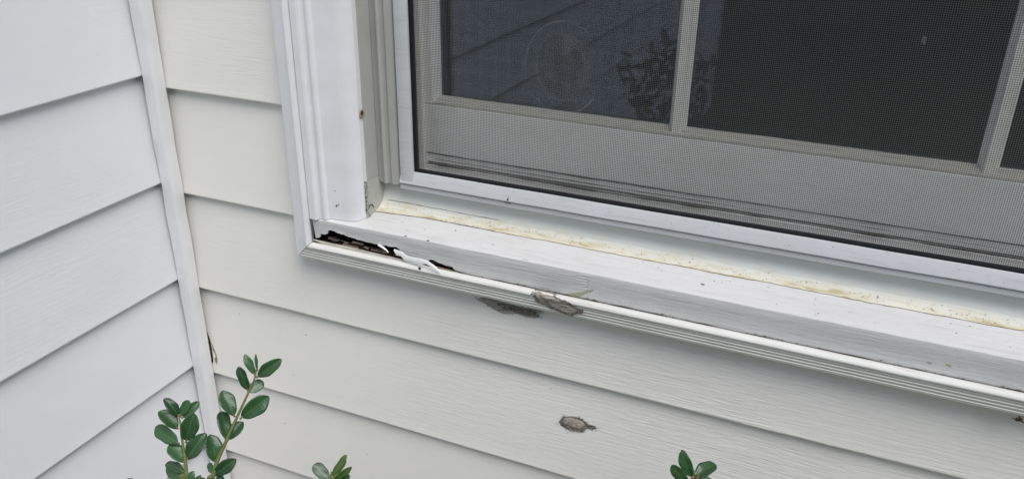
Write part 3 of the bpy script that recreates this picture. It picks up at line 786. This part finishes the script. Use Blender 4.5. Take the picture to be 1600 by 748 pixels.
def feather(parent, outline, surf, cnt, seed, spread, mat, name='crumbs'):
    random.seed(seed); pts = []
    P_ = [surf(a, b) for a, b in outline]; c = sum(P_, Vector())/len(P_)
    for q in range(cnt):
        i = random.randrange(len(P_)); p = P_[i].lerp(P_[(i+1) % len(P_)], random.random())
        p = c.lerp(p, 1+abs(random.gauss(0, spread))-.04)+Vector((random.gauss(0, .5), 0, random.gauss(0, .3)))
        pts.append(((p.x, p.y-.05, p.z), random.uniform(.12, .42)))
    crumbs(name, pts, mat, parent)
OV = z5([(370, 400), (392, 364), (430, 360), (492, 364), (530, 388), (548, 402), (604, 428), (585, 440), (545, 438), (505, 458), (450, 448), (405, 428)])
feather(e_, OV, on_siding, 170, 61, .16, MAT_SCABD)
feather(sm_, SM, on_siding, 260, 62, .10, MAT_SCAB)
feather(sc_, SC, on_chan, 200, 63, .07, MAT_SCAB)
# joint of the sill paint: raised comb marks
V = []; F = []
for (a, b, c_, d_) in ((760, 182, 818, 186), (758, 196, 822, 206), (757, 212, 822, 222), (760, 228, 822, 238), (762, 246, 824, 252), (770, 262, 826, 268)):
    A = sill_pt(700+a/3.74, 380+b/3.74); B = sill_pt(700+c_/3.74, 380+d_/3.74); k0 = len(V)
    for i in range(6):
        t = i/5; P = A.lerp(B, t); hh = .35*math.sin(math.pi*t)+.08
        V += [(P.x, P.y+.4, P.z-.5), (P.x, P.y-hh*.6, P.z-.1), (P.x, P.y+.4, P.z+.5)]
    for i in range(5):
        q = k0+i*3; F += [(q, q+3, q+4, q+1), (q+1, q+4, q+5, q+2)]
mesh('comb_marks', V, F, MAT_SILL, sill)
A = at(700+822/3.74, 380+180/3.74, -10.2)
mesh('scarf_joint', [(A.x-.14, sill_y(-10)-.45, -10), (A.x+.14, sill_y(-10)-.45, -10), (A.x+.14, sill_y(-10)+1, -10), (A.x+.1, -10.3, 10.2), (A.x-.1, -10.3, 10.2), (A.x, -9, 10.2)], [(0, 1, 3, 4), (1, 2, 5, 3), (2, 0, 4, 5), (0, 1, 2), (3, 4, 5)], MAT_SILL, sill)

# brown mould beside the corner trim; the dark strip paints the shaded gap
mo_ = empty('mould_and_gap_shade', on_siding(331, 545), 'brown mould patch with painted dark gap shade right of the corner trim', 'mould')
scab('brown_stain', [(326, 526), (330, 534), (335, 546), (339, 558), (338, 568), (333, 579), (328, 572), (326, 552)], on_siding, (0, -1, 0), .15, MAT_TANM, parent=mo_, seed=33, back=1, rings=4, rough=1.5)
scab('dark_gap', [(321, 514), (325, 522), (329, 536), (332, 552), (333, 566), (329, 566), (326, 550), (322, 532)], on_siding, (0, -1, 0), .35, MAT_DIRT_GAP, parent=mo_, seed=31, back=2, rings=4)
# little clump of web and debris hanging under the trim at far right
P = at(1592, 655, -12)
deb = []
random.seed(5)
for q in range(26): deb.append(((P.x+random.gauss(0, 1.2), -12+random.gauss(0, .8), P.z+random.gauss(0, 1.6)), random.uniform(.4, 1.0)))
o = crumbs('debris_clump', deb, MAT_DIRT_GAP, None); del o['kind']
tag(o, 'tiny dark clump of debris hanging under the trim at the right edge', 'debris')

# ------------------------------------------------------------------ boxwood
def leaf_mesh(name, mat, wide, fold, curve, tip=.9, seed=0):
    V = []; F = []; n = 16; m = 4
    for i in range(n+1):
        t = .5-.5*math.cos(math.pi*i/n)
        wd = wide*.5*max(0, 1-abs(2*t**1.22-1)**2.3)**.56
        wd *= 1+.05*math.sin(9*t+seed)
        for j in range(-m, m+1):
            s = j/m
            x = s*wd; z = fold*abs(s)**1.3*wd*1.6 - curve*(t-.35)**2 + .02*math.sin(t*14+s*3+seed)*abs(s)
            V.append((x, t, z))
    w_ = 2*m+1
    for i in range(n):
        for j in range(2*m):
            a = i*w_+j; F.append((a, a+1, a+w_+1, a+w_))
    me = bpy.data.meshes.new(name); me.from_pydata(V, [], F); me.materials.append(mat)
    bm = bmesh.new(); bm.from_mesh(me)
    bmesh.ops.remove_doubles(bm, verts=bm.verts, dist=1e-5)
    r_ = bmesh.ops.solidify(bm, geom=bm.faces[:], thickness=.022)
    for f in bm.faces: f.smooth = True
    bm.to_mesh(me); bm.free(); return me
LM = {}
def get_leaf(ratio, mat):
    q = round(min(.78, max(.2, ratio))/.06)*.06; key = (q, mat.name, random.randrange(3))
    if key not in LM: LM[key] = leaf_mesh('leaf', mat, q, .08+.07*key[2], .12+.16*key[2], seed=key[2]*2.1)
    return LM[key]
def put_leaf(parent, A, B, wmm, mat, roll=0., flip=1):
    d = B-A; L = d.length; yv = d/L
    cv = (CAM-A).normalized()
    nv = (cv-yv*cv.dot(yv)).normalized()
    nv = (Matrix.Rotation(roll, 3, yv) @ nv).normalized()
    xv = yv.cross(nv)
    o = link('leaf', get_leaf(wmm/L, mat))
    Mx = Matrix(((xv.x*L, yv.x*L, nv.x*L, A.x), (xv.y*L, yv.y*L, nv.y*L, A.y), (xv.z*L, yv.z*L, nv.z*L, A.z), (0, 0, 0, 1000)))
    Mx = Matrix([[v*MM for v in row] for row in Mx])
    Mx[3][3] = 1
    o.parent = parent
    o.matrix_world = Mx
    o.matrix_parent_inverse = Matrix.Translation(-Vector(parent.location))
    o.matrix_basis = Mx
    return o
def tube(name, path, radii, mat, parent, n=7):
    V = []; F = []
    for i, p in enumerate(path):
        d = (path[min(i+1, len(path)-1)]-path[max(i-1, 0)]).normalized(); a = d.orthogonal().normalized(); b = d.cross(a)
        for j in range(n):
            an = j*2*math.pi/n; V.append(tuple(p+(a*math.cos(an)+b*math.sin(an))*radii[i]))
    for i in range(len(path)-1):
        for j in range(n): F.append((i*n+j, i*n+(j+1) % n, (i+1)*n+(j+1) % n, (i+1)*n+j))
    F.append(tuple(range(n))); F.append(tuple(range((len(path)-1)*n, len(path)*n)))
    return mesh(name, V, F, mat, parent)
def smooth_path(P, k_=5):
    out = []
    for a in range(len(P)-1):
        p0, p1, p2, p3 = P[max(a-1, 0)], P[a], P[a+1], P[min(a+2, len(P)-1)]
        for i in range(k_):
            f = i/k_; out.append(.5*((2*p1)+(p2-p0)*f+(2*p0-5*p1+4*p2-p3)*f*f+(3*p1-p0-3*p2+p3)*f*f*f))
    out.append(P[-1]); return out
def sprig(label, stem, leaves, dist, scale, off, seed):
    """stem, leaves in picture units of a detail; placed at its real distance; below the view it goes on to the ground"""
    random.seed(seed)
    T = lambda a, b, dd=0: atd(off[0]+a/scale, off[1]+b/scale, dist+dd)
    top = [T(a, b) for a, b in stem]
    foot = top[-1]+Vector((random.uniform(-30, 30), random.uniform(-20, 10), -120))
    ground = Vector((top[-1].x*.4+420*.6, -330, GZ+2))
    g = empty('boxwood_sprig', ground, label, 'plant', 'boxwood sprigs rising from below')
    path = smooth_path(top+[foot, ground.lerp(foot, .5)+Vector((10, 0, 0)), ground], 6)
    rad = [.5+.55*min(1, i/30)+1.4*(i/len(path))**2 for i in range(len(path))]
    tube('stem', path, rad, MAT_STEM, g)
    for it in leaves:
        a0, b0, a1, b1, wd = it[:5]; mat = MAT_LEAFY if len(it) > 5 and it[5] else MAT_LEAF
        dz = random.uniform(-7, 7)
        A = T(a0, b0); Bt = T(a1, b1, random.uniform(-6, 6))
        wmm = wd/scale*dist/FPX
        rl = random.uniform(-.45, .45)
        put_leaf(g, A, Bt, wmm/max(.8, math.cos(rl)), mat, rl)
        # short petiole bud
        tube('bud', [A.lerp(Bt, -.05), A.lerp(Bt, .07)], [.9, .45], MAT_TWIG if random.random() < .6 else MAT_STEM, g, 5)
    # leaf pairs on the part of the stem that drops below the picture
    q0 = len(stem)*6-4
    q = q0+2
    while q < min(len(path)-7, q0+22):
        p = path[q]; sdir = Vector((random.uniform(-1, 1), random.uniform(-1, 1), 0)).normalized()
        for sg in (1, -1):
            tip = p+sdir*sg*random.uniform(13, 17)+Vector((0, 0, random.uniform(4, 10)))
            if ((tip-CAM).dot(_u)/((tip-CAM).dot(_f))*-FPX+374) < 756: continue
            put_leaf(g, p, tip, random.uniform(8, 10.5), MAT_LEAF, random.uniform(-.6, .6))
        q += 1
    return g
Z6 = (180, 540)
sprig('taller boxwood sprig leaning right in front of the corner trim, tips above its neighbour', [(797, 118), (780, 190), (740, 280), (680, 408), (625, 530), (572, 650), (545, 748), (530, 800)],
 [(783, 160, 728, 52, 45), (797, 135, 789, 52, 15), (800, 172, 916, 88, 74), (745, 250, 692, 120, 55), (748, 258, 832, 198, 62), (668, 392, 603, 252, 78), (708, 404, 858, 290, 92), (632, 524, 598, 364, 72), (634, 524, 711, 424, 70), (562, 648, 545, 502, 92), (552, 728, 668, 642, 78), (545, 715, 528, 655, 34), (560, 770, 608, 735, 45), (535, 790, 470, 745, 40)], 545, 3.595, Z6, 1)
sprig('shorter bushy boxwood sprig with crowded leaves left of the corner trim', [(358, 385), (366, 440), (374, 510), (386, 590), (398, 680), (400, 748), (402, 800)],
 [(357, 392, 286, 297, 55), (366, 392, 412, 308, 50), (378, 400, 462, 320, 58), (350, 462, 256, 360, 80), (398, 536, 436, 392, 88), (352, 545, 219, 455, 82), (402, 634, 494, 502, 84), (388, 652, 306, 552, 80), (392, 708, 278, 648, 48), (394, 738, 274, 690, 62), (404, 770, 438, 705, 42), (420, 790, 478, 732, 30, 1), (395, 775, 335, 738, 40)], 535, 3.595, Z6, 2)
sprig('small boxwood tip with fresh light green leaves, bottom left of centre', [(385, 640), (375, 720), (370, 800)],
 [(352, 722, 205, 560, 125), (385, 690, 540, 470, 62, 1), (400, 715, 535, 525, 50, 1), (410, 740, 585, 612, 66, 1), (440, 790, 558, 700, 80)], 560, 6.667, (460, 640), 3)
sprig('boxwood tip with three dark leaves at the bottom edge right of centre', [(1208, 690), (1212, 740), (1216, 800)],
 [(1197, 738, 1132, 582, 68), (1216, 740, 1344, 640, 84), (1180, 800, 1076, 665, 72), (1222, 790, 1320, 742, 56), (1205, 730, 1208, 680, 16, 1)], 560, 3.98, (780, 560), 4)
sprig('lone boxwood leaf tip just showing at the bottom left edge', [(85, 790), (88, 830)], [(85, 800, 82, 735, 44)], 540, 3.595, Z6, 5)

# shrub standing left of the viewpoint; the panes mirror it
def shrub(loc, r, h, cnt, seed, label):
    random.seed(seed)
    g = empty('boxwood_shrub', (loc[0], loc[1], GZ), label, 'shrub')
    c = Vector((loc[0], loc[1], loc[2]))
    tube('trunk', [Vector((loc[0], loc[1], GZ)), c-Vector((0, 0, h*.4)), c], [9, 6, 2], MAT_TWIG, g)
    V = []; F = []
    for q in range(cnt):
        v = Vector((random.gauss(0, 1), random.gauss(0, 1), random.gauss(0, 1))).normalized()*random.random()**.4
        p = c+Vector((v.x*r, v.y*r, v.z*h/2))
        if n3(p.x, p.y, p.z, .02) < -.12: continue
        d = Vector((random.gauss(0, 1), random.gauss(0, 1), random.gauss(.5, 1))).normalized(); s_ = d.orthogonal().normalized(); L = random.uniform(22, 32)
        b = len(V); V += [tuple(p), tuple(p+d*L*.4+s_*L*.28), tuple(p+d*L*.75+s_*L*.22), tuple(p+d*L), tuple(p+d*L*.75-s_*L*.22), tuple(p+d*L*.4-s_*L*.28)]
        F.append(tuple(range(b, b+6)))
    o = mesh('foliage', V, F, MAT_LEAF, g, smooth=False); o['kind'] = 'stuff'
    return g
shrub((285, -720, -130), 105, 340, 620, 9, 'dark boxwood shrub beside the viewpoint, mirrored in the window')

# trees across the yard behind the viewpoint: they shade the low sky and are mirrored in the panes
random.seed(40)
MAT_TREE = plain('tree_foliage', (.075, .095, .03), .7, .2, .5, 2)
V = []; F = []
for x, y, r_, h in ((-2600, -6200, 1500, 4300), (-700, -6600, 1500, 3900), (1200, -6300, 1500, 4600), (3100, -6500, 1500, 4100), (4900, -5200, 1500, 4400), (5800, -3300, 1400, 3800), (6200, -1300, 1400, 4000)):
    cl = [Vector((random.gauss(0, .42), random.gauss(0, .42), random.random())) for _ in range(16)]
    for q in range(2600):
        c_ = random.choice(cl); d = Vector((random.gauss(0, 1), random.gauss(0, 1), random.gauss(0, 1))).normalized()
        p = Vector((x+(c_.x+d.x*.34)*r_, y+(c_.y+d.y*.34)*r_, GZ+h*(.08+.8*c_.z+.13*d.z)))
        a = (d+Vector((random.gauss(0, .5), random.gauss(0, .5), random.gauss(0, .5)))).orthogonal().normalized(); b_ = a.cross(d).normalized(); L = random.uniform(60, 130)
        b = len(V); V += [tuple(p-a*L), tuple(p-b_*L*.6), tuple(p+a*L), tuple(p+b_*L*.6+d*20)]
        F.append((b, b+1, b+2, b+3))
tag(mesh('tree_line', V, F, MAT_TREE, None, smooth=False), kind='stuff', label='far green mass of garden trees, only mirrored in the panes')
for px, py, r_ in ((374, 490, .5), (478, 523, .5), (445, 661, .55), (860, 607, .4), (574, 709, .4), (458, 585, .4)):
    P = on_siding(px, py); disc('dirt_fleck', P, (0, -1, 0), r_, MAT_DIRT_GAP, wallR, .2, px)
#P = at(262, 341, -12); disc('nick', (1.0, -12.6, P.z), (-.5, -1, 0), 1.5, MAT_SCAB, None, .3, 5)

# boxwood bush whose top stays below the picture; the sprigs stand out of it
def in_view(p):
    v = p-CAM; d = v.dot(_f)
    if d <= 0: return False
    return 374-FPX*v.dot(_u)/d < 765
random.seed(77)
bu = empty('boxwood_bush', (380, -300, GZ), 'boxwood bush growing below the window with its shoots sticking up', 'bush')
tube('trunk', [Vector((380, -300, GZ)), Vector((370, -290, GZ+120)), Vector((390, -300, GZ+260))], [16, 12, 5], MAT_TWIG, bu)
V = []; F = []
for q in range(9000):
    v = Vector((random.gauss(0, 1), random.gauss(0, 1), random.gauss(0, 1))).normalized()*random.uniform(.55, 1)**.5
    p = Vector((380+v.x*430, -300+v.y*235, -520+v.z*300+20*n3(v.x, v.y, v.z, 4)))
    if p.z < GZ+10 or p.y > -14 or p.x < 14: continue
    d = (v+Vector((random.gauss(0, .5), random.gauss(0, .5), random.gauss(.3, .5)))).normalized(); s_ = (d.orthogonal()+Vector((random.gauss(0, .4),)*3)).normalized(); L = random.uniform(13, 20)
    if in_view(p) or in_view(p+d*L): continue
    b = len(V); V += [tuple(p), tuple(p+d*L*.35+s_*L*.27), tuple(p+d*L*.75+s_*L*.24), tuple(p+d*L), tuple(p+d*L*.75-s_*L*.24), tuple(p+d*L*.35-s_*L*.27)]
    F.append(tuple(range(b, b+6)))
o = mesh('foliage', V, F, MAT_LEAF, bu, smooth=False); o['kind'] = 'stuff'
